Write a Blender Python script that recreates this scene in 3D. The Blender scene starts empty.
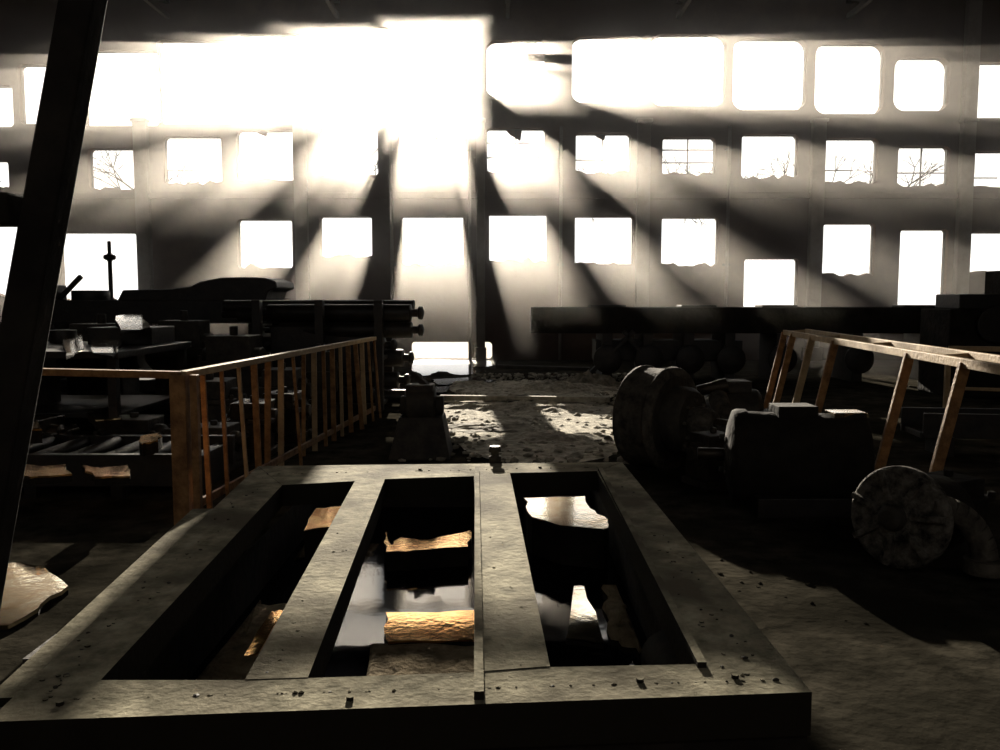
import bpy, bmesh, math, random
from mathutils import Vector, Matrix, noise
random.seed(7)
S=bpy.context.scene
F=850.0; H=1.6; TH=math.atan(75/850)
def ray(px,py):
    a=px-500; b=375-py
    return Vector((a, b*math.sin(TH)+F*math.cos(TH), b*math.cos(TH)-F*math.sin(TH)))
def P(px,py,d):
    r=ray(px,py); r*=d/r.y; return Vector((r.x,r.y,r.z+H))
def G(px,py,z=0):
    r=ray(px,py); r*=(z-H)/r.z; return Vector((r.x,r.y,z))
# ---------- materials
def mat(name,c1,c2,rough=.8,scale=4,bump=.3,metal=0,r2=None,detail=8,spec=.5,c3=None,side_shade=None,c3pos=(.48,.62)):
    m=bpy.data.materials.new(name); m.use_nodes=True
    n=m.node_tree.nodes; l=m.node_tree.links; b=n['Principled BSDF']
    tc=n.new('ShaderNodeTexCoord'); no=n.new('ShaderNodeTexNoise')
    no.inputs['Scale'].default_value=scale; no.inputs['Detail'].default_value=detail; no.inputs['Roughness'].default_value=.65
    l.new(tc.outputs['Object'],no.inputs['Vector'])
    cr=n.new('ShaderNodeValToRGB'); cr.color_ramp.elements[0].position=.35; cr.color_ramp.elements[1].position=.65
    cr.color_ramp.elements[0].color=(*c1,1); cr.color_ramp.elements[1].color=(*c2,1)
    l.new(no.outputs['Fac'],cr.inputs['Fac'])
    out=cr.outputs['Color']
    if c3:
        n2=n.new('ShaderNodeTexNoise'); n2.inputs['Scale'].default_value=scale*.23; n2.inputs['Detail'].default_value=7
        l.new(tc.outputs['Object'],n2.inputs['Vector'])
        r=n.new('ShaderNodeValToRGB'); r.color_ramp.elements[0].position=c3pos[0]; r.color_ramp.elements[1].position=c3pos[1]
        l.new(n2.outputs['Fac'],r.inputs['Fac'])
        mx=n.new('ShaderNodeMixRGB'); mx.inputs[2].default_value=(*c3,1)
        l.new(r.outputs['Color'],mx.inputs[0]); l.new(out,mx.inputs[1]); out=mx.outputs[0]
    if side_shade:   # upward faces stay dusty; shade on the sides is painted in dark
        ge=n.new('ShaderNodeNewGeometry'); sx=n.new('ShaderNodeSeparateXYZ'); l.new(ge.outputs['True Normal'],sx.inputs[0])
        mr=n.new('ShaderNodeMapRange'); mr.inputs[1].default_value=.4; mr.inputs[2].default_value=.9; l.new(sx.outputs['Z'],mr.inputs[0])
        mx=n.new('ShaderNodeMixRGB'); mx.inputs[1].default_value=(*side_shade,1); l.new(out,mx.inputs[2]); l.new(mr.outputs[0],mx.inputs[0]); out=mx.outputs[0]
    l.new(out,b.inputs['Base Color'])
    if r2 is not None:
        mr=n.new('ShaderNodeMapRange'); mr.inputs[1].default_value=.35; mr.inputs[2].default_value=.65
        mr.inputs[3].default_value=rough; mr.inputs[4].default_value=r2
        n3=n.new('ShaderNodeTexNoise'); n3.inputs['Scale'].default_value=scale*.6
        l.new(tc.outputs['Object'],n3.inputs['Vector']); l.new(n3.outputs['Fac'],mr.inputs[0]); l.new(mr.outputs[0],b.inputs['Roughness'])
    else: b.inputs['Roughness'].default_value=rough
    b.inputs['Metallic'].default_value=metal
    b.inputs['Specular IOR Level'].default_value=spec
    if bump:
        bp=n.new('ShaderNodeBump'); bp.inputs['Strength'].default_value=bump; bp.inputs['Distance'].default_value=.03
        n4=n.new('ShaderNodeTexNoise'); n4.inputs['Scale'].default_value=scale*4; n4.inputs['Detail'].default_value=10
        l.new(tc.outputs['Object'],n4.inputs['Vector'])
        l.new(n4.outputs['Fac'],bp.inputs['Height']); l.new(bp.outputs[0],b.inputs['Normal'])
    return m
M_wall=mat('sooty_plaster_wall',(.055,.027,.016),(.115,.068,.042),.95,1.2,.3,c3=(.055,.026,.016),spec=.05)
M_pil=mat('pilaster_concrete',(.13,.10,.08),(.22,.185,.15),.9,2,.3)
M_dark=mat('dark_steel',(.008,.007,.006),(.022,.017,.013),.5,6,.15,spec=.4)
M_beam=mat('crane_steel',(.025,.02,.017),(.05,.04,.03),.8,3,.2,spec=.25)
M_ceil=mat('roof_boards',(.05,.033,.024),(.10,.068,.048),.9,1.5,.2)
M_floor=mat('dirty_floor',(.015,.014,.011),(.058,.052,.040),.95,3.2,.4,c3=(.019,.0175,.0135),spec=0)
M_frame=mat('dusty_frame_steel',(.16,.147,.10),(.42,.385,.28),.9,9,.25,c3=(.12,.105,.072),spec=.05,side_shade=(.02,.017,.012),c3pos=(.47,.66))  # dark side colour paints the shade on the beam flanks
M_rust=mat('rusty_rail',(.14,.06,.016),(.33,.17,.055),.7,9,.3)
M_rail2=mat('tan_rail',(.28,.185,.09),(.44,.31,.16),.7,8,.3)
M_oil=mat('oily_metal',(.02,.015,.010),(.06,.042,.025),.18,5,.15,metal=.5,r2=.5)
M_plate=mat('orange_glint_metal',(.75,.34,.09),(1,.62,.24),.07,6,.05,metal=1,r2=.16)  # orange tint puts the warm glow of lit patches into the metal
M_steel=mat('bright_glint_metal',(.85,.66,.42),(1,.92,.76),.05,6,.025,metal=1,r2=.1)  # mirror metal for the added white glints
M_mach=mat('machine_dusty',(.018,.015,.012),(.05,.043,.032),.65,6,.3,spec=.3)
M_wheel=mat('dusty_wheel',(.035,.031,.026),(.12,.107,.085),.85,9,.4,spec=.1)
M_mott=mat('mottled_cast_iron',(.012,.011,.010),(.17,.155,.13),.85,14,.6,spec=.1)
M_mud=mat('mud',(.16,.125,.075),(.40,.32,.20),.95,7,.8,spec=.1)
M_rub=mat('rubble',(.16,.145,.11),(.5,.46,.37),.9,5,.5,spec=.2)
M_pale=mat('pale_lit_ground',(.25,.23,.18),(.7,.65,.54),.95,9,.8,spec=.1)
M_bark=mat('bark',(.02,.016,.012),(.06,.05,.035),.95,6,.4,spec=.1)
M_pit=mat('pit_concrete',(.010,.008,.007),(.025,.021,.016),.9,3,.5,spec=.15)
def water(name,ior,bump,rough):
    m=bpy.data.materials.new(name); m.use_nodes=True
    n=m.node_tree.nodes; l=m.node_tree.links; b=n['Principled BSDF']
    b.inputs['Base Color'].default_value=(.004,.004,.005,1); b.inputs['Roughness'].default_value=rough
    b.inputs['IOR'].default_value=ior
    t=n.new('ShaderNodeTexCoord'); no=n.new('ShaderNodeTexNoise'); no.inputs['Scale'].default_value=5
    bp=n.new('ShaderNodeBump'); bp.inputs['Strength'].default_value=bump; bp.inputs['Distance'].default_value=.02
    l.new(t.outputs['Object'],no.inputs['Vector']); l.new(no.outputs['Fac'],bp.inputs['Height']); l.new(bp.outputs[0],b.inputs['Normal'])
    return m
M_water=water('oily_water',1.2,.03,.04)
M_pud=water('glint_puddle',1.7,.03,.12)
# ---------- builder
class B:
    def __init__(s): s.bm=bmesh.new(); s.mats=[]
    def mi(s,m):
        if m not in s.mats: s.mats.append(m)
        return s.mats.index(m)
    def hexa(s,pts,m):
        v=[s.bm.verts.new(p) for p in pts]; i=s.mi(m)
        for f in ((3,2,1,0),(4,5,6,7),(0,1,5,4),(1,2,6,5),(2,3,7,6),(3,0,4,7)):
            s.bm.faces.new([v[k] for k in f]).material_index=i
    def box(s,x0,x1,y0,y1,z0,z1,m):
        s.hexa([(x0,y0,z0),(x1,y0,z0),(x1,y1,z0),(x0,y1,z0),(x0,y0,z1),(x1,y0,z1),(x1,y1,z1),(x0,y1,z1)],m)
    def beam(s,a,b,w,h,m,up=Vector((0,0,1))):
        a=Vector(a); b=Vector(b); d=(b-a).normalized()
        sd=d.cross(up)
        if sd.length<1e-3: sd=Vector((1,0,0))
        sd.normalize(); u=sd.cross(d).normalized(); sd*=w/2; u*=h/2
        s.hexa([a-sd-u,a+sd-u,b+sd-u,b-sd-u,a-sd+u,a+sd+u,b+sd+u,b-sd+u],m)
    def poly3(s,top,bot,m):
        i=s.mi(m); n=len(top)
        lo=[s.bm.verts.new(p) for p in bot]; hi=[s.bm.verts.new(p) for p in top]
        s.bm.faces.new(hi).material_index=i; s.bm.faces.new(lo[::-1]).material_index=i
        for k in range(n): s.bm.faces.new([lo[k],lo[(k+1)%n],hi[(k+1)%n],hi[k]]).material_index=i
    def prism(s,poly,z0,z1,m):
        s.poly3([(p[0],p[1],z1) for p in poly],[(p[0],p[1],z0) for p in poly],m)
    def prismy(s,poly,y0,y1,m):
        s.poly3([(p[0],y1,p[1]) for p in poly],[(p[0],y0,p[1]) for p in poly],m)
    def lathe(s,a,b,prof,m,seg=28):
        a=Vector(a); b=Vector(b); d=(b-a); dn=d.normalized()
        e=dn.orthogonal().normalized(); f=dn.cross(e); i=s.mi(m); rings=[]
        for t,r in prof:
            c=a+d*t
            rings.append([s.bm.verts.new(c+(e*math.cos(q)+f*math.sin(q))*max(r,.0005)) for q in [2*math.pi*k/seg for k in range(seg)]])
        for j in range(len(rings)-1):
            for k in range(seg):
                fc=s.bm.faces.new([rings[j][k],rings[j][(k+1)%seg],rings[j+1][(k+1)%seg],rings[j+1][k]])
                fc.material_index=i; fc.smooth=True
        s.bm.faces.new(rings[0][::-1]).material_index=i; s.bm.faces.new(rings[-1]).material_index=i
    def cyl(s,a,b,r,m,seg=20): s.lathe(a,b,[(0,r),(1,r)],m,seg)
    def rock(s,c,r,m):
        i=s.mi(m); res=bmesh.ops.create_icosphere(s.bm,subdivisions=1,radius=r)
        sc=Vector((random.uniform(.7,1.4),random.uniform(.7,1.3),random.uniform(.35,.8)))
        for v in res['verts']:
            v.co=Vector((v.co.x*sc.x,v.co.y*sc.y,v.co.z*sc.z))*random.uniform(.75,1.2)+Vector(c)
            for f in v.link_faces: f.material_index=i
    def done(s,name,bevel=.008):
        bmesh.ops.recalc_face_normals(s.bm,faces=s.bm.faces)
        me=bpy.data.meshes.new(name); s.bm.to_mesh(me); s.bm.free()
        for m in s.mats: me.materials.append(m)
        o=bpy.data.objects.new(name,me); S.collection.objects.link(o)
        if bevel:
            bv=o.modifiers.new('bevel','BEVEL'); bv.width=bevel; bv.segments=2; bv.limit_method='ANGLE'; bv.angle_limit=.7
        return o
# ---------- room shell
WY=22.7; XL,XR=-15.5,15.5; YB=-5; ZC=9.5
top=[(-22,12,85,127),(20,65,64,124),(84,157,50,126),(159,236,40,124),(238,310,34,122),(312,390,27,122),(392,475,22,126),(485,546,40,97),(571,646,36,103),(650,727,34,106),(732,808,38,110),(814,886,43,114),(893,951,57,111),(962,1025,62,118),(-110,-50,60,120)]  # left openings widened, so their merging bloom is built into the shape
mid=[(-22,8,160,190),(89,134,148,190),(164,221,136,185),(237,299,130,181),(319,378,128,176),(400,464,129,174),(486,546,128,173),(575,631,133,174),(662,716,137,176),(741,799,134,179),(822,879,138,184),(897,951,146,187),(967,1025,151,189)]
bot=[(-30,22,224,298),(42,136,232,303),(238,292,219,269),(320,372,216,258),(401,464,216,266),(488,548,214,263),(574,634,216,265),(661,719,217,267),(743,799,258,316),(822,876,223,277),(897,949,229,317),(968,1025,232,275)]
low=[(411,492,342,359)]  # opening added at the wall foot to make a bright patch
wins=[]
for r in (top,mid,bot,low):
    for (a,b,c,d) in r:
        p=P(a,d,WY); q=P(b,c,WY)
        wins.append((p.x,q.x,p.z,q.z,0 if r is top else 1 if r is mid else 2 if r is bot else 3))
def wall_with_holes(name,rects,x0,x1,y0,y1,z0,z1,m,bloom_corners=False):
    xs=sorted(set([x0,x1]+[w[0] for w in rects]+[w[1] for w in rects])); bd=B()
    xs=[x for x in xs if x0<=x<=x1]
    for i in range(len(xs)-1):
        a,b=xs[i],xs[i+1]; mx=(a+b)/2
        cov=sorted([(w[2],w[3]) for w in rects if w[0]<mx<w[1]]); z=z0
        for c in cov:
            if c[0]>z: bd.box(a,b,y0,y1,z,c[0],m)
            z=max(z,c[1])
        if z<z1: bd.box(a,b,y0,y1,z,z1,m)
    if bloom_corners:  # rounded corners build the bloom of the bright openings into the wall
        for j,w in enumerate(rects):
            r={0:.3 if w[0]>-.6 else .12,1:.14,2:.12,3:.1}[w[4]]
            for sx,cx in ((1,w[0]),(-1,w[1])):
                for sz,cz in ((1,w[2]),(-1,w[3])):
                    poly=[(cx-sx*.001,cz-sz*.001)]+[(cx+sx*r*(1-math.cos(q)),cz+sz*r*(1-math.sin(q))) for q in [math.pi/2*k/6 for k in range(7)]]
                    bd.prismy(poly,y0+.003,y1-.003,m)
            # crumbled, ragged sills
            if w[4] in (1,2):
                W=w[1]-w[0]; nseg=9; hs=[max(0,random.gauss(.04,.045)) for _ in range(nseg+1)]
                for k in range(nseg):
                    if hs[k]<.01 and hs[k+1]<.01: continue
                    a=w[0]+W*k/nseg; c=w[0]+W*(k+1)/nseg
                    bd.prismy([(a,w[2]-.01),(c,w[2]-.01),(c,w[2]+hs[k+1]+.001),(a,w[2]+hs[k]+.001)],y0+.02,y1-.02,m)
    return bd.done(name,0)
wall_with_holes('wall_north',wins,XL,XR,WY,WY+.3,0,ZC,M_wall,True)
rear_fill=[(x,x+1.9,4.6,7.6) for x in (-12,-8,-4,0,4,8,11.5)]  # unseen rear openings added for fill light
wall_with_holes('wall_south',rear_fill,XL,XR,YB-.3,YB,0,ZC,M_wall)
b=B(); b.box(XL-.3,XL,YB-.3,WY+.3,0,ZC,M_wall); b.done('wall_west',0)
b=B(); b.box(XR,XR+.3,YB-.3,WY+.3,0,ZC,M_wall); b.done('wall_east',0)
b=B(); b.box(XL-.3,XR+.3,YB-.3,WY+.3,ZC,ZC+.2,M_ceil); b.done('ceiling',0)
px0,px1,py0,py1,zw=-1.62,.86,2.2,7.9,-.35
b=B()
b.box(XL-.3,px0,YB-.3,WY+.3,-.3,0,M_floor); b.box(px1,XR+.3,YB-.3,WY+.3,-.3,0,M_floor)
b.box(px0,px1,YB-.3,py0,-.3,0,M_floor); b.box(px0,px1,py1,WY+.3,-.3,0,M_floor)
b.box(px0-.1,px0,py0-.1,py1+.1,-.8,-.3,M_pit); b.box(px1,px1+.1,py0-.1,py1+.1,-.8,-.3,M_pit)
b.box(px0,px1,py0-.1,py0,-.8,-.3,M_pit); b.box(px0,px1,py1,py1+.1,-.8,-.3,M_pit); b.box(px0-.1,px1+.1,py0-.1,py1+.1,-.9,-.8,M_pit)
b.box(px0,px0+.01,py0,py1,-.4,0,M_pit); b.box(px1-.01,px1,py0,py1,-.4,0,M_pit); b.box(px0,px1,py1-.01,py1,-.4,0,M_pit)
b.done('floor',0)
b=B(); b.box(px0+.011,px1-.011,py0,py1-.011,-.78,zw,M_water); b.done('pit_water',0)
for i,(x0,x1,z0,z1,t) in enumerate(wins):
    if t==3: continue
    b=B(); y=WY+.15; w=x1-x0; h=z1-z0; f=.03
    b.box(x0,x1,y,y+.06,z0,z0+f,M_beam); b.box(x0,x1,y,y+.06,z1-f,z1,M_beam)
    b.box(x0,x0+f,y,y+.06,z0+f,z1-f,M_beam); b.box(x1-f,x1,y,y+.06,z0+f,z1-f,M_beam)
    if t==1:
        k=.03
        if i in (21,22,23,26):
            b.box(x0+w/2-k/2,x0+w/2+k/2,y+.01,y+.05,z0+f,z1-f,M_beam)
            b.box(x0+f,x1-f,y+.012,y+.048,z0+h*.35,z0+h*.35+k,M_beam)
            if i%2: b.box(x0+f,x1-f,y+.012,y+.048,z0+h*.68,z0+h*.68+k,M_beam)
        elif i%2: b.box(x0+f,x0+w*.6,y+.012,y+.048,z0+h*.3,z0+h*.3+k,M_beam)
        if random.random()<.5:
            a=x0+random.uniform(.03,.6)*w; l=random.uniform(.15,.38)*w; hh=h*random.uniform(.1,.3)
            b.prismy([(a,z1-.01),(a+l,z1-.01),(a+l*.9,z1-hh),(a+l*.3,z1-hh*.5)],y+.02,y+.04,M_wall)
    if t==0 and i==7:
        b.box(x0+w*.45,x1-f,y+.01,y+.04,z0+h*.5,z0+h*.54,M_beam); b.box(x0+w*.45,x0+w*.48,y+.01,y+.04,z0+h*.5,z1,M_beam); b.box(x0+w*.5,x1-f,y+.02,y+.03,z0+h*.66,z0+h*.8,M_wall)
    b.done('window_%d'%(i+1),0)
# bare trees outside, crowns at the height of the middle windows
rs=random.getstate(); random.seed(21)
for px in (150,308,392,476,560,648,728,810,890):
    x=P(px,300,WY).x*1.12; y=25.4+random.uniform(-.4,.6); b=B()
    b.lathe((x,y,-.2),(x+.05,y,4.6),[(0,.13),(1,.08)],M_bark,8)
    def br(a,d,l,r,n):
        e=a+d*l; e.z=min(e.z,6.75)
        if (e-a).length<.05: return
        b.lathe(a,e,[(0,r),(1,r*.7)],M_bark,5)
        if n>0:
            for k in range(3):
                dd=(d+Vector((random.uniform(-.9,.9),random.uniform(-.4,.4),random.uniform(-.55,.45)))).normalized(); br(e,dd,l*random.uniform(.55,.8),r*.6,n-1)
    for k in range(5):
        dd=Vector((random.choice([-1,1])*random.uniform(.5,1),random.uniform(-.3,.3),random.uniform(.3,.9))).normalized()
        br(Vector((x+.04,y,random.uniform(3.9,4.6))),dd,random.uniform(.6,.9),.035,3)
    b.done('bare_tree',0)
random.setstate(rs)
b=B(); b.box(-40,40,WY+.31,60,-.5,-.2,M_pale); b.done('outdoor_ground',0)
for i,px in enumerate((60,148,304,481,641,812,958)):
    x=P(px,300,WY).x; b=B(); w=.17 if i!=3 else .11; zt=ZC if i>5 else 6.3
    b.box(x-w,x+w,WY-.2,WY,0,zt,M_pil); b.box(x-w*1.2,x+w*1.2,WY-.26,WY,6.2,6.28,M_pil); b.box(x-w*1.3,x+w*1.3,WY-.28,WY,0,.35,M_pil)
    b.done('wall_pilaster',.01)
for px in (393,470,560,725):
    x=P(px,300,WY).x; b=B(); b.cyl((x,WY-.1,.0),(x,WY-.1,6.1),.045,M_pil,12)
    for z in (1,2.5,5.5): b.box(x-.09,x+.09,WY-.1,WY,z,z+.06,M_beam)
    b.done('wall_pipe',0)
b=B(); b.box(XL,XR,WY-.1,WY,4.25,4.4,M_wall); b.done('trim_1',.01)
for k,x in enumerate((-13,-8.6,-4.2,.2,4.6,9,13.4)):
    b=B(); z1=9.3; z0=8.9
    b.beam((x,YB,z1),(x,WY,z1),.14,.18,M_beam); b.beam((x,YB,z0),(x,WY,z0),.10,.12,M_beam)
    y=YB
    while y<WY-1: 
        b.beam((x,y,z1),(x,y+1.4,z0),.06,.06,M_beam); b.beam((x,y+1.4,z0),(x,min(y+2.8,WY),z1),.06,.06,M_beam); y+=2.8
    b.done('roof_truss',0)
b=B()
for y in (18.5,20.5,22.3): b.beam((XL,y,9.42),(XR,y,9.42),.1,.14,M_beam)
b.done('roof_purlin',0)
# ---------- foreground frame
ZF=.40
def g(px,py): return G(px,py,ZF)
b=B()
def quad(pts,z0,z1,m): b.prism([(p.x,p.y) for p in pts],z0,z1,m)
dz=.14
near0=g(-14,722); near1=g(812,692); far0=g(258,466); far1=g(622,462)
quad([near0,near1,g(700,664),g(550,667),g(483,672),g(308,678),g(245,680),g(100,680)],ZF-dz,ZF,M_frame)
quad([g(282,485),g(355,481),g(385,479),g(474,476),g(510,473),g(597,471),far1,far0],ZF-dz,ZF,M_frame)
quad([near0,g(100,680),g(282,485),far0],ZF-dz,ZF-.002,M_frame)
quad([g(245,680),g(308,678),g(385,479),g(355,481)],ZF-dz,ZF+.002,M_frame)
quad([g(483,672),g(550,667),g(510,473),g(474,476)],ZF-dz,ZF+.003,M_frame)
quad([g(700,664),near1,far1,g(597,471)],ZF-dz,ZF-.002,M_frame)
b.beam(g(479,700)+Vector((0,0,.012)),g(477,470)+Vector((0,0,.012)),.03,.03,M_frame)
b.beam(g(600,470)+Vector((0,0,.01)),g(702,668)+Vector((0,0,.01)),.03,.02,M_frame)
b.beam(g(60,672)+Vector((-.14,0,-.1)),g(225,495)+Vector((-.10,0,-.1)),.2,.03,M_frame)
for k in range(260):
    side=random.choice([((30,700),(270,475),16),((278,679),(370,480),12),((515,668),(493,474),14),((750,678),(610,468),18),((40,700),(780,680),8),((270,474),(610,467),4)])
    t=random.random(); s0,s1,wd=side
    p=g(s0[0]+(s1[0]-s0[0])*t+random.uniform(-wd,wd)*(1.2-t*.6),s0[1]+(s1[1]-s0[1])*t); b.rock((p.x,p.y,ZF),random.uniform(.003,.010),M_frame if k%4 else M_mach)
zs=ZF-dz
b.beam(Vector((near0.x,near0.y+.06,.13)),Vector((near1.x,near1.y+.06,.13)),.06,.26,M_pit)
for x,y in ((-1.72,3.2),(-1.74,5.9),(.9,3.0),(.9,5.9),(-1.7,2.62)): b.box(x-.07,x+.07,y-.12,y+.12,0,zs,M_mach)
for pt in ((350,700),(640,682),(60,705),(735,678),(420,470),(540,468)):
    p=g(*pt); b.cyl(p+Vector((0,0,-.01)),p+Vector((0,0,.012)),.012,M_frame,6)
b.done('steel_grid_frame',0)
b=B(); p=g(495,462); b.lathe(p,p+Vector((0,0,.12)),[(0,.045),(.35,.045),(.4,.03),(.6,.03),(.65,.048),(1,.04)],M_mach,16); b.done('anchor_bolt',0)
def mudbank(name,pts,z,m=M_mud,lift=.03):
    bb=B(); poly=[G(x,y,z) for x,y in pts]
    q=[]
    for i in range(len(poly)):
        a=poly[i]; c=poly[(i+1)%len(poly)]
        for k in range(7):
            t=a.lerp(c,k/7); t+=Vector((random.uniform(-.03,.03),random.uniform(-.035,.035),0)); q.append(t)
    for p in q: p.x=min(max(p.x,px0+.08),px1-.08)
    c=sum(q,Vector())/len(q); i=bb.mi(m)
    rings=[]
    for s_,dzz in ((1.03,-.06),(1,0),(.93,lift*.7),(.75,lift),(.5,lift),(.25,lift*1.1)):
        rings.append([bb.bm.verts.new(Vector((c.x+(p.x-c.x)*s_,c.y+(p.y-c.y)*s_,z+dzz+random.uniform(-.008,.008)))) for p in q])
    n=len(q)
    for j in range(len(rings)-1):
        for k in range(n):
            f=bb.bm.faces.new([rings[j][k],rings[j][(k+1)%n],rings[j+1][(k+1)%n],rings[j+1][k]]); f.material_index=i; f.smooth=True
    f=bb.bm.faces.new(rings[-1]); f.material_index=i
    for k in range(14):
        p=random.choice(q); t=random.uniform(.1,.95); bb.rock((c.x+(p.x-c.x)*t,c.y+(p.y-c.y)*t,z+lift*.8),random.uniform(.01,.03),m)
    return bb.done(name,0)
mudbank('mud_bank',[(20,760),(260,760),(305,606),(200,602),(100,615)],-.34,lift=.04)
mudbank('mud_bank',[(345,760),(500,760),(495,645),(375,645)],-.34)
mudbank('mud_bank',[(604,588),(668,588),(740,655),(640,650),(612,640)],-.34,lift=.05)
mudbank('mud_bank',[(195,560),(320,556),(345,535),(250,535)],-.34)
def sheet(name,pts,z,tilt,m,thick=.012,base=None):  # added mirror sheet, tilted to catch the windows as a bright patch
    b=B(); poly=[G(x,y,z) for x,y in pts]; q=[]
    for i in range(len(poly)):
        a=poly[i]; c=poly[(i+1)%len(poly)]
        for k in range(4): q.append(a.lerp(c,k/4)+(Vector((random.uniform(-.02,.02),random.uniform(-.02,.02),0)) if k else Vector()))
    cy=sum(p.y for p in q)/len(q); t=math.tan(math.radians(tilt))
    topv=[(p.x,p.y,z+(p.y-cy)*t) for p in q]
    b.poly3(topv,[(v[0],v[1],v[2]-thick) for v in topv],m)
    if base is not None:
        b.poly3([(v[0],v[1],v[2]-thick-.001) for v in topv],[(v[0],v[1],base) for v in topv],M_pit)
    b.done(name,0)
sheet('added_glint_sheet',[(386,613),(484,611),(482,639),(388,641)],-.30,1.45,M_plate,base=-.5)  # added reflectors in the pit, standing for sunlit mud and window reflections
sheet('added_glint_sheet',[(574,588),(584,588),(604,640),(566,636)],-.30,1.8,M_steel,base=-.5)
sheet('added_glint_sheet',[(272,612),(284,612),(258,652),(244,654)],-.28,1.3,M_plate,base=-.5)
sheet('added_glint_sheet',[(386,533),(392,545),(400,538),(428,540),(470,531),(468,546),(425,549),(386,551)],-.2,1.2,M_plate,base=-.5)
sheet('added_glint_sheet',[(524,497),(585,495),(590,508),(608,520),(604,530),(560,526),(532,517)],-.06,-.9,M_steel,base=-.5)
sheet('added_glint_sheet',[(316,509),(344,507),(330,526),(304,529)],-.06,1.6,M_plate,base=-.5)
b=B(); a=G(668,655,-.25); c=a+Vector((.02,-1.2,0)); b.lathe(a,c,[(0,.13),(0.02,.15),(1,.15)],M_pit,24); b.done('pit_pipe',0)

# ---------- leaning dark post on left (near)
b=B(); a=P(94,-60,2.2); bot_=P(-16,560,2.0)
d=(bot_-a); t=(0-a.z)/d.z; base=a+d*t
b.beam(a,base,.085,.075,M_pit,up=Vector((0,1,0)))
topz=a-d*.9; b.beam(topz,a,.085,.075,M_pit,up=Vector((0,1,0)))
b.box(base.x-.12,base.x+.12,base.y-.12,base.y+.12,0,.03,M_pit)
q=P(12,210,2.1); b.beam(q+Vector((-.5,0,0)),q+Vector((.02,0,0)),.1,.075,M_pit)
b.done('leaning_steel_post',.006)
# ---------- left railing
b=B()
c0=Vector((-2.22,5.9,0)); c1=Vector((-1.72,11.6,0)); ht=1.08
lw=Vector((-5.2,6.6,0))
up=Vector((0,0,1))
b.beam(c0+up*ht,c1+up*ht,.07,.05,M_rail2); b.beam(c0+up*ht,lw+up*(ht+.0),.07,.05,M_rust)
b.box(c0.x-.07,c0.x+.04,c0.y-.05,c0.y+.05,0,ht,M_rust); b.box(c0.x+.06,c0.x+.11,c0.y-.02,c0.y+.04,0,ht,M_rust)
n=17
for i in range(1,n+1):
    p=c0.lerp(c1,i/n); ln=random.uniform(-.05,.10)
    w=random.choice([.03,.04,.055])
    b.beam(p+Vector((ln,-ln*1.5,0)),p+up*ht,w,.025,M_rust if i%3 else M_rail2,up=Vector((0,1,0)))
b.beam(c0+up*.12,c1+up*.12,.03,.06,M_rust)
for t in (.7,1): 
    p=c0.lerp(lw,t); b.beam(p,p+up*ht,.05,.04,M_rust,up=Vector((0,1,0)))
b.done('slatted_guard_railing',.004)
def gearbox(name,x,y,z,w,l,h,m=M_oil,rot=0):
    b=B()
    b.box(-w/2,w/2,-l/2,l/2,0,h*.12,m); b.box(-w*.43,w*.43,-l*.43,l*.43,h*.12,h*.55,m)
    b.box(-w/2,w/2,-l/2,l/2,h*.55,h*.63,m); b.box(-w*.36,w*.36,-l*.4,l*.4,h*.63,h*.9,m)
    b.lathe((-w*.6,0,h*.55),(w*.6,0,h*.55),[(0,.12*h),(.08,.12*h),(.09,.22*h),(.91,.22*h),(.92,.12*h),(1,.12*h)],m,20)
    for sx in(-1,1):
        for sy in(-1,1): b.cyl((sx*w*.45,sy*l*.45,h*.6),(sx*w*.45,sy*l*.45,h*.7),.03,m,6)
    b.cyl((0,0,h*.9),(0,0,h),.07*w,m,12)
    o=b.done(name,.01); o.location=(x,y,z); o.rotation_euler=(0,0,rot); return o
pos=[(-2.75,8.1,.5,.5,.45),(-2.6,8.9,.5,.6,.6),(-3.6,8.3,.6,.5,.5),(-4.7,8.3,.8,.6,.5),(-3.4,9.9,.7,.7,.75),(-2.5,9.8,.5,.6,.6),(-2.8,10.9,.6,.6,.8),(-5.8,8.4,.7,.7,.5),(-3.6,11.5,.8,.7,1.25),(-4.6,12.4,.8,.7,1.45),(-5.8,12.4,.9,.8,1.4),(-2.5,11.7,.5,.5,1.0)]
for i,(x,y,w,l,h) in enumerate(pos): gearbox('gearbox',x,y,0,w,l,h,M_oil if (i%2 and i<8) else M_mach,random.uniform(-.15,.15))
b=B()
b.box(-4.6,-2.45,6.75,6.83,.1,.36,M_dark); b.box(-4.6,-2.45,7.7,7.78,.1,.36,M_dark)
for x in (-4.5,-3.8,-3.1,-2.55): b.box(x-.05,x+.05,6.76,7.77,0,.3,M_dark)
x=-4.4
while x<-2.9: b.cyl((x,6.83,.3),(x,7.7,.3),.06,M_dark,14); x+=.3
b.done('roller_bed',.006)
sheet('added_glint_sheet',[(12,462),(40,466),(66,464),(72,474),(30,477),(10,472)],.42,-.5,M_plate,base=.365)  # reflecting sheets added to put gleams among the machines
sheet('added_glint_sheet',[(82,465),(100,468),(128,464),(130,476),(95,477)],.42,-.5,M_plate,base=.365)
sheet('added_glint_sheet',[(88,410),(112,407),(122,418),(95,420)],.56,0,M_steel,base=.48)
sheet('added_glint_sheet',[(18,423),(38,421),(42,429),(16,430)],.52,0,M_plate,base=.4)
sheet('added_glint_sheet',[(140,436),(160,432),(158,440),(142,444)],.5,-.3,M_plate,base=.4)
sheet('added_glint_sheet',[(-50,560),(10,565),(44,568),(68,586),(40,603),(8,622),(-50,630)],.05,1.9,M_steel,thick=.02,base=0.0)  # tilted reflector added for the bright patch on the left floor
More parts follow.
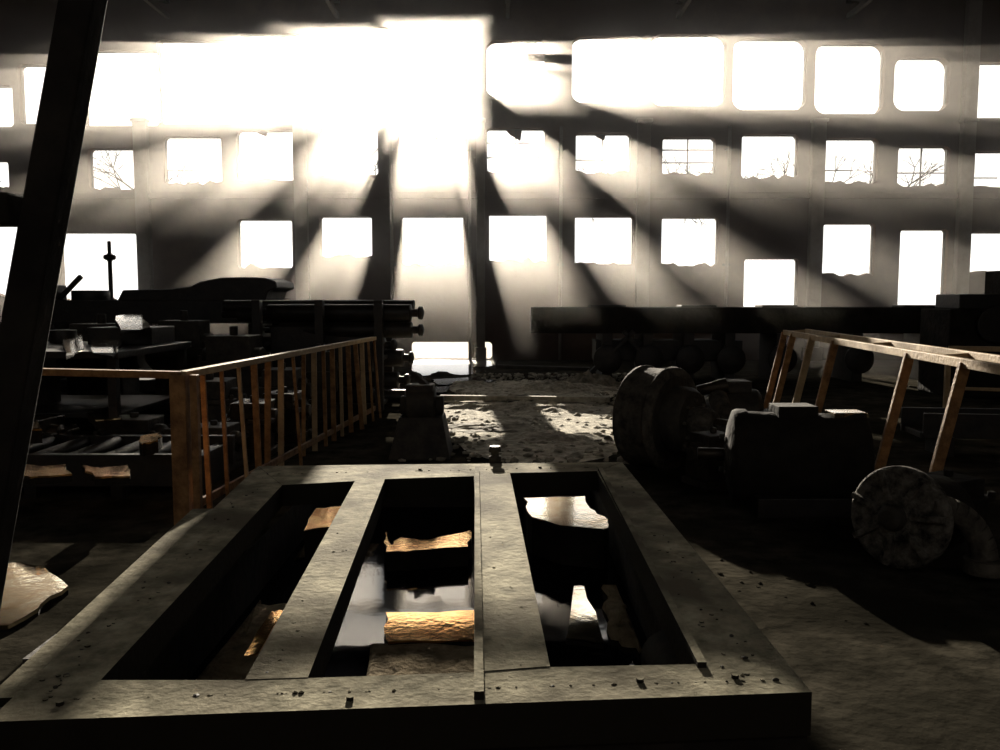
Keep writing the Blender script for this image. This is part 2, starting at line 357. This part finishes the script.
# ---------- stack of rolls
b=B()
for (px,py,r,L) in ((412,313,.13,2.6),(412,330,.12,2.4),(402,358,.13,2.2),(398,380,.12,2.3),(404,397,.11,2.1),(385,345,.12,2.5),(380,315,.12,2.6)):
    d=12.6+random.uniform(-.2,.3); e=P(px+12,py,d); a=e+Vector((-L,.25,0))
    b.lathe(e,a,[(0,.03),(.01,r*.75),(.03,r*.75),(.035,r*.45),(.07,r*.45),(.075,r),(.9,r),(.91,r*.5),(1,r*.5)],M_dark,20)
for x in (-3.5,-2.6,-1.75): 
    b.box(x-.06,x+.06,12.2,12.35,0,1.6,M_dark); b.box(x-.06,x+.06,13.3,13.45,0,1.6,M_dark)
    for z in (.12,.4,.78,1.2): b.box(x-.06,x+.06,12.3,13.35,z-.05,z+.0,M_dark)
b.box(-3.4,-1.9,12.6,12.75,.1,1.2,M_dark)
b.lathe((-4.2,13.0,1.5),(-1.3,12.95,1.5),[(0,.1),(1,.1)],M_dark,14)
b.done('mill_roll_rack',.006)
sheet('added_glint_sheet',[(400,396),(414,391),(434,392),(432,401),(404,404)],.12,2.2,M_steel,base=0)  # small reflector added as a highlight below the rolls
# big machine with hump
b=B()
y0,y1=13.8,15.0
b.box(-7.9,-3.4,y0,y1,1.22,1.6,M_dark)
for x in (-7.4,-6.2,-5.2,-4.0): b.box(x-.12,x+.12,y0+.1,y1-.1,0,1.22,M_dark)
b.box(-7.6,-3.3,y0,y1,.1,.3,M_dark)
top_=[(-6.2,1.58),(-6.1,1.76),(-5.3,1.78),(-5.0,1.82),(-4.85,1.9),(-4.5,1.96),(-4.1,1.97),(-3.8,1.96),(-3.62,1.9),(-3.6,1.8),(-3.75,1.74),(-3.8,1.58)]
b.prismy(top_,y0,y1,M_dark)
b.cyl((-6.9,14.4,1.58),(-6.9,14.4,1.76),.3,M_dark); b.lathe((-6.65,14.6,1.5),(-6.65,14.6,2.6),[(0,.1),(.1,.1),(.12,.035),(.7,.035),(.72,.10),(.78,.10),(.8,.03),(1,.03)],M_dark,14)
b.cyl((-5.5,13.9,.75),(-5.5,15,.75),.35,M_oil); b.cyl((-6.8,13.9,.8),(-6.8,15,.8),.3,M_oil)
b.beam((-7.4,14.3,1.6),(-7.0,14.3,2.0),.08,.08,M_dark); b.box(-7.6,-7.35,14.1,14.5,1.6,1.85,M_dark)
b.done('rolling_mill_machine',.02)
b=B(); 
b.box(-7.4,-4.1,9.1,11.3,.97,1.05,M_dark)
for x in (-7.3,-6.3,-5.2,-4.2): 
    for y in (9.2,11.2): b.box(x-.05,x+.05,y-.05,y+.05,0,.97,M_dark)
b.box(-6.9,-6.1,10.6,11.1,1.05,1.3,M_dark); b.box(-5.1,-4.3,10.5,11.25,1.05,1.26,M_dark); b.cyl((-5.6,10.9,1.05),(-5.6,10.9,1.22),.16,M_dark)
b.box(-7.3,-4.2,9.3,11.1,.3,.36,M_dark); b.box(-6.4,-5.4,9.6,10.4,.36,.8,M_mach)
b.done('work_table',.01)
sheet('added_glint_sheet',[(63,339),(82,337),(84,345),(66,350)],1.11,3.0,M_steel,base=1.051)  # tilted reflectors added for gleams on the table
sheet('added_glint_sheet',[(90,338),(114,335),(122,342),(112,350),(94,348)],1.11,3.0,M_steel,base=1.051)
sheet('added_glint_sheet',[(116,320),(140,319),(150,323),(120,325)],1.33,4.0,M_steel,base=1.261)
# centre stand
b=B(); x,y=-.80,8.7
b.hexa([(x-.32,y-.3,0),(x+.3,y-.3,0),(x+.3,y+.3,0),(x-.32,y+.3,0),(x-.22,y-.22,.42),(x+.22,y-.22,.42),(x+.22,y+.22,.42),(x-.22,y+.22,.42)],M_mach)
b.lathe((x-.22,y,.52),(x+.22,y,.52),[(0,.1),(.15,.1),(.16,.19),(.8,.19),(.82,.1),(1,.1)],M_mach)
b.box(x-.16,x+.12,y-.12,y+.12,.62,.74,M_mach); b.beam((x+.05,y,.72),(x-.1,y+.1,.84),.06,.06,M_mach)
b.done('bearing_stand',.012)
# ---------- right back roller table
b=B()
X0=P(530,320,17).x
b.box(X0,11.5,16.6,16.75,.95,1.46,M_pit); b.box(X0+.1,11.5,17.6,17.75,.95,1.46,M_pit)
x=X0+.3
while x<11.4:
    b.cyl((x,16.75,1.3),(x,17.6,1.3),.14,M_dark,14); x+=.45
for x in (X0+1.5,X0+2.3,X0+3.1,X0+3.9,5.5,7,8.5,10,11.2):
    b.box(x-.1,x+.1,16.6,17.7,0,.95,M_dark); b.lathe((x,16.45,.45),(x,16.6,.45),[(0,.1),(.2,.28),(.8,.28),(1,.2)],M_dark)
b.box(X0+1.3,X0+4.2,16.8,17.5,.4,.8,M_dark)
for x in (X0+1.2,X0+3,5.2,8): b.box(x,x+.7,16.9,17.4,1.4,1.5,M_mach)
b.beam((X0+1.0,16.5,.02),(X0+2.0,16.5,1.0),.08,.08,M_dark); b.beam((X0+2.6,16.5,.02),(X0+1.8,16.5,1.0),.08,.08,M_dark)
b.done('roller_conveyor_table',.01)
b=B()
b.box(7.4,9.2,14.0,15.0,0,1.45,M_pit); b.box(7.6,8.4,14.1,14.9,1.45,1.7,M_dark); b.box(8.5,9.4,13.9,15.0,1.45,2.1,M_pit); b.cyl((8.1,13.9,1.2),(8.1,14.0,1.2),.3,M_dark); b.cyl((8.75,14.5,2.1),(8.75,14.5,2.45),.12,M_dark); b.box(8.95,9.3,14.2,14.7,2.1,2.3,M_dark)
b.done('press_machine',.02)
# ---------- right railing
b=B()
r0=Vector((3.9,12.4,0)); r1=Vector((3.0,4.4,0)); lean=Vector((.25,0,0)); ht=1.13
T0=r0+lean+up*ht; T1=r1+lean+up*ht
b.beam(T0,T1,.05,.07,M_rail2); b.beam(T0+Vector((.32,0,.02)),T1+Vector((.32,0,.02)),.05,.06,M_rail2)
for t in (0,.22,.45,.68,.9): p=T0.lerp(T1,t); b.beam(p,p+Vector((.32,0,.02)),.04,.04,M_rail2)
for t in (0,.07,.2,.33,.62,.76,.93):
    p=r0.lerp(r1,t); b.beam(p,p+lean+up*ht,.085,.04,M_rust if t!=.2 else M_rail2,up=Vector((0,1,0)))
b.done('leaning_guard_railing',.005)
b=B()
s0=Vector((5.6,10.6,0)); s1=Vector((8.5,9.6,0))
b.beam(s0+up*1.0,s1+up*1.0,.06,.06,M_rail2)
for t in (0,.35,.7,1): p=s0.lerp(s1,t); b.beam(p,p+up,.06,.05,M_rail2,up=Vector((0,1,0)))
b.beam(s0+up*.5,s1+up*.5,.03,.04,M_rail2)
b.done('rear_guard_railing',.005)
b=B(); b.beam((4.4,9.0,.2),(7.6,8.6,.2),.5,.06,M_dark); b.beam((4.4,8.76,.3),(7.6,8.36,.3),.04,.26,M_dark); b.beam((4.4,9.24,.3),(7.6,8.84,.3),.04,.26,M_dark)
for x in (4.6,6,7.4): b.box(x-.05,x+.05,8.6,9.0,0,.2,M_dark)
b.done('steel_trough',.005)
# ---------- pulley wheel facing right/front
b=B(); c=Vector((1.52,8.15,.47)); ax=Vector((.74,-.67,0)); R=.49
b.lathe(c-ax*.2,c+ax*.2,[(0,R*.8),(.03,R),(.14,R*1.02),(.2,R*.97),(.8,R*.97),(.86,R*1.02),(.97,R),(1,R*.86)],M_wheel,48)
b.lathe(c+ax*.2,c+ax*.21,[(0,R*.85),(1,R*.84)],M_mach,40)
b.lathe(c+ax*.21,c+ax*.40,[(0,R*.66),(.7,R*.64),(1,R*.56)],M_mach,40)
b.lathe(c+ax*.40,c+ax*.62,[(0,.15),(.6,.14),(1,.1)],M_wheel,24)
b.lathe(c+ax*.62,c+ax*.8,[(0,.05),(1,.05)],M_oil,16)
for k in range(8):
    q=k*math.pi/4; n=ax.normalized(); e=Vector((n.y,-n.x,0)); pp=c+ax*.40+e*math.cos(q)*.2+up*math.sin(q)*.2
    b.cyl(pp,pp+n*.03,.02,M_wheel,6)
e=c+ax*.72; b.box(e.x-.1,e.x+.1,e.y-.1,e.y+.1,0,.47,M_mach)
b.done('flywheel_pulley',.006)
b=B(); m0=Vector((2.1,8.75,.42))
b.lathe(m0,m0+Vector((.6,-.1,0)),[(0,.1),(.05,.22),(.12,.27),(.88,.27),(.95,.22),(1,.1)],M_mach,24)
b.box(2.15,2.65,8.5,8.9,0,.2,M_mach); b.box(2.25,2.55,8.55,8.85,.66,.78,M_mach); b.lathe((2.0,8.6,.68),(2.3,8.55,.74),[(0,.05),(1,.08)],M_oil,12)
b.cyl((2.2,8.35,.5),(2.2,8.55,.62),.1,M_wheel); b.box(2.6,2.8,8.3,8.6,0,.5,M_mach)
b.done('electric_motor',.01)
b=B(); a=Vector((1.75,6.55,.40)); e=Vector((2.8,6.35,.40)); r=.36
pr=[(0,.12),(.02,.24),(.05,r*.96),(.08,r),(.14,r),(.16,r*.95),(.5,r*.94),(.84,r*.95),(.86,r),(.93,r),(.95,r*.96),(.98,.24),(1,.12)]
b.lathe(a,e,pr,M_pit,32); b.cyl(a-Vector((.2,-.04,0)),a,.05,M_oil)
b.box(1.9,2.65,6.15,6.75,0,.14,M_dark); b.box(2.1,2.4,6.35,6.6,.7,.8,M_pit); b.box(2.5,2.75,6.3,6.5,.68,.76,M_steel)
for k in range(6):
    q=k*math.pi/3; b.cyl(a+Vector((-.02,.15*math.cos(q),.15*math.sin(q))),a+Vector((.03,.15*math.cos(q),.15*math.sin(q))),.025,M_mach,6)
b.done('drive_motor',.006)
gearbox('gearbox',1.85,7.3,0,.4,.36,.5,M_mach,.4)
# cast pump flange with ribs at right foreground
b=B(); c=Vector((2.34,4.9,.33)); ax=Vector((-.80,-.58,.1)).normalized()
e1=ax.cross(up).normalized(); e2=e1.cross(ax); R=.30
b.lathe(c-ax*.06,c+ax*.02,[(0,R*.9),(.2,R),(.8,R),(1,R*.93)],M_mott,40)
b.lathe(c+ax*.02,c+ax*.05,[(0,R*.5),(1,R*.45)],M_mott,28)
b.lathe(c+ax*.05,c+ax*.12,[(0,.08),(.8,.07),(1,.04)],M_mach,20)
for k in range(7):
    q=2*math.pi*k/7+.3; rd=e1*math.cos(q)+e2*math.sin(q); b.beam(c+rd*.1+ax*.03,c+rd*R*.95+ax*.03,.035,.07,M_mott,up=ax)
b.lathe(c-ax*.6,c-ax*.06,[(0,.16),(.3,.24),(.8,.22),(1,.14)],M_pit,24)
prev=None
for k in range(9):
    q=math.pi*.5*k/8; p=c+Vector((.12+.30*math.sin(q),-.12,-.02+.0))+Vector((0,-.05*k/8,-.30*(1-math.cos(q))+.12))
    if prev is not None: b.cyl(prev,p,.07,M_wheel,14)
    prev=p
b.cyl(prev,prev+Vector((0,0,-.08)),.11,M_wheel,18)
q=c-ax*.38; b.box(q.x-.16,q.x+.2,q.y-.15,q.y+.18,0,.2,M_dark)
b.done('pump_flange',.004)
gearbox('gearbox',3.05,5.7,0,.45,.4,.45,M_pit,.5)
# ---------- rubble
b=B()
for k in range(1500):
    y=random.uniform(8.2,18.3); x=random.uniform(-1.0,2.4)+ (y-8)*.04
    b.rock((x,y,.02),random.choice([.015,.02,.03,.04,.06]),M_rub)
for k in range(160):
    y=random.uniform(4,8); x=random.uniform(1.1,3); b.rock((x,y,.0),random.choice([.01,.015,.02]),M_floor)
b.done('floor_rubble',0)
def heap(cx,cy,rx,ry,h,m=M_rub,N=32):
    bb=B(); i=bb.mi(m); rings=[]
    for j in range(10):
        rr=1-j/10; zz=h*(1-rr**2)
        rings.append([bb.bm.verts.new((cx+rx*rr*math.cos(a)*(1+.15*math.sin(3*a)),cy+ry*rr*math.sin(a),zz*(1+.8*noise.noise(Vector((cx+5*rr*math.cos(a),cy+5*rr*math.sin(a),0))))-.005+random.uniform(0,.02))) for a in [2*math.pi*k/N for k in range(N)]])
    for j in range(9):
        for k in range(N):
            f=bb.bm.faces.new([rings[j][k],rings[j][(k+1)%N],rings[j+1][(k+1)%N],rings[j+1][k]])
    bb.bm.faces.new(rings[-1]); bb.done('dirt_heap',0)
for (px,py,rx,ry,h,m) in ((560,392,1.1,.6,.14,M_pale),(520,410,1.2,.5,.10,M_pale),(590,386,.6,.5,.2,M_rub),(560,440,.8,.5,.06,M_pale),(500,430,.8,.6,.05,M_rub),(470,386,.5,.4,.08,M_pale)):  # debris heaps; some made paler to brighten the aisle
    p=G(px,py,0); heap(p.x,p.y,rx,ry,h,m)
heap(.45,11.2,1.35,3.0,.035,M_pale,60); heap(.7,15.0,1.6,2.0,.05,M_pale,60)  # thin pale layers added to make the aisle floor look sunlit
# puddles added as reflectors to brighten the aisle floor
def puddle(pts,z=.006,js=.1):
    b=B(); poly=[G(x,y,z) for x,y in pts]; q=[]
    for i in range(len(poly)):
        a=poly[i]; c=poly[(i+1)%len(poly)]
        for k in range(4): q.append(a.lerp(c,k/4)+Vector((random.uniform(-.5,.5)*js,random.uniform(-1.5,1.5)*js,0)))
    b.prism([(p.x,min(p.y,WY-.02)) for p in q],-.002,z,M_pud); b.done('added_glint_puddle',0)
puddle([(406,358.5),(494,358.5),(498,362),(492,366),(470,368),(486,371),(462,375),(440,371),(424,376),(412,370),(402,364)])
puddle([(432,379),(470,377),(496,380),(470,384),(440,384)],z=.05)
puddle([(500,374),(560,373),(590,376),(560,379),(520,378)])
puddle([(420,388),(450,386),(446,392),(424,393)],js=.05,z=.05)
puddle([(500,396),(540,394),(548,399),(510,401)],js=.05,z=.06)
b=B(); p=G(497,368,0); b.beam(p+Vector((0,0,.04)),G(590,371,0)+Vector((0,0,.04)),.15,.08,M_mach); b.done('floor_plank',.005)
b=B(); p=G(440,402,0); b.beam(p+Vector((0,0,.07)),G(610,404,0)+Vector((0,0,.07)),.12,.08,M_rub); b.done('floor_plank',.005)
# ---------- haze volume (dust hanging near the windows, thinning towards the room)
b=B(); mv=bpy.data.materials.new('dust_haze'); mv.use_nodes=True
nt=mv.node_tree; nt.nodes.clear(); o=nt.nodes.new('ShaderNodeOutputMaterial'); vs_=nt.nodes.new('ShaderNodeVolumeScatter')
vs_.inputs['Anisotropy'].default_value=.79; vs_.inputs['Color'].default_value=(1,.94,.87,1)
tc=nt.nodes.new('ShaderNodeTexCoord'); sp=nt.nodes.new('ShaderNodeSeparateXYZ'); mr=nt.nodes.new('ShaderNodeMapRange')
mr.inputs[1].default_value=15.1; mr.inputs[2].default_value=21; mr.inputs[3].default_value=0; mr.inputs[4].default_value=.026
nt.links.new(tc.outputs['Object'],sp.inputs[0]); nt.links.new(sp.outputs['Y'],mr.inputs[0]); nt.links.new(mr.outputs[0],vs_.inputs['Density'])
nt.links.new(vs_.outputs[0],o.inputs['Volume'])
b.box(XL+.05,XR-.05,15.1,WY-.3,.01,ZC-.05,mv)
b.done('dusty_air',0)
# ---------- lights
w=bpy.data.worlds.new('sky'); S.world=w; w.use_nodes=True; bg=w.node_tree.nodes['Background']
bg.inputs[0].default_value=(1,.97,.92,1); bg.inputs[1].default_value=1.5
sd=bpy.data.lights.new('sun','SUN'); sd.energy=15; sd.angle=math.radians(.5); sd.color=(1,.89,.73)
so=bpy.data.objects.new('sun',sd); S.collection.objects.link(so)
dirv=ray(432,50).normalized()
so.rotation_euler=dirv.to_track_quat('Z','Y').to_euler(); so.location=(0,40,20)
for nm,z,h,yy in (('sky_portal_a',(9.2+6.3)/2,3.2,WY+.4),('sky_portal_b',3.1,6.1,WY+.4),('sky_portal_c',6.1,3.4,YB-.4)):
    ld=bpy.data.lights.new(nm,'AREA'); ld.shape='RECTANGLE'; ld.size=31; ld.size_y=h; ld.cycles.is_portal=True
    lo=bpy.data.objects.new(nm,ld); S.collection.objects.link(lo); lo.location=(0,yy,z)
    lo.rotation_euler=(Vector((0,1 if yy>0 else -1,0))).to_track_quat('Z','Y').to_euler()
# ---------- camera
cd=bpy.data.cameras.new('camera'); cd.sensor_width=36; cd.lens=36*F/1000; co=bpy.data.objects.new('camera',cd); S.collection.objects.link(co)
co.location=(0,0,H); co.rotation_euler=(math.pi/2-TH,0,0); S.camera=co
S.view_settings.view_transform='Standard'; S.view_settings.exposure=0
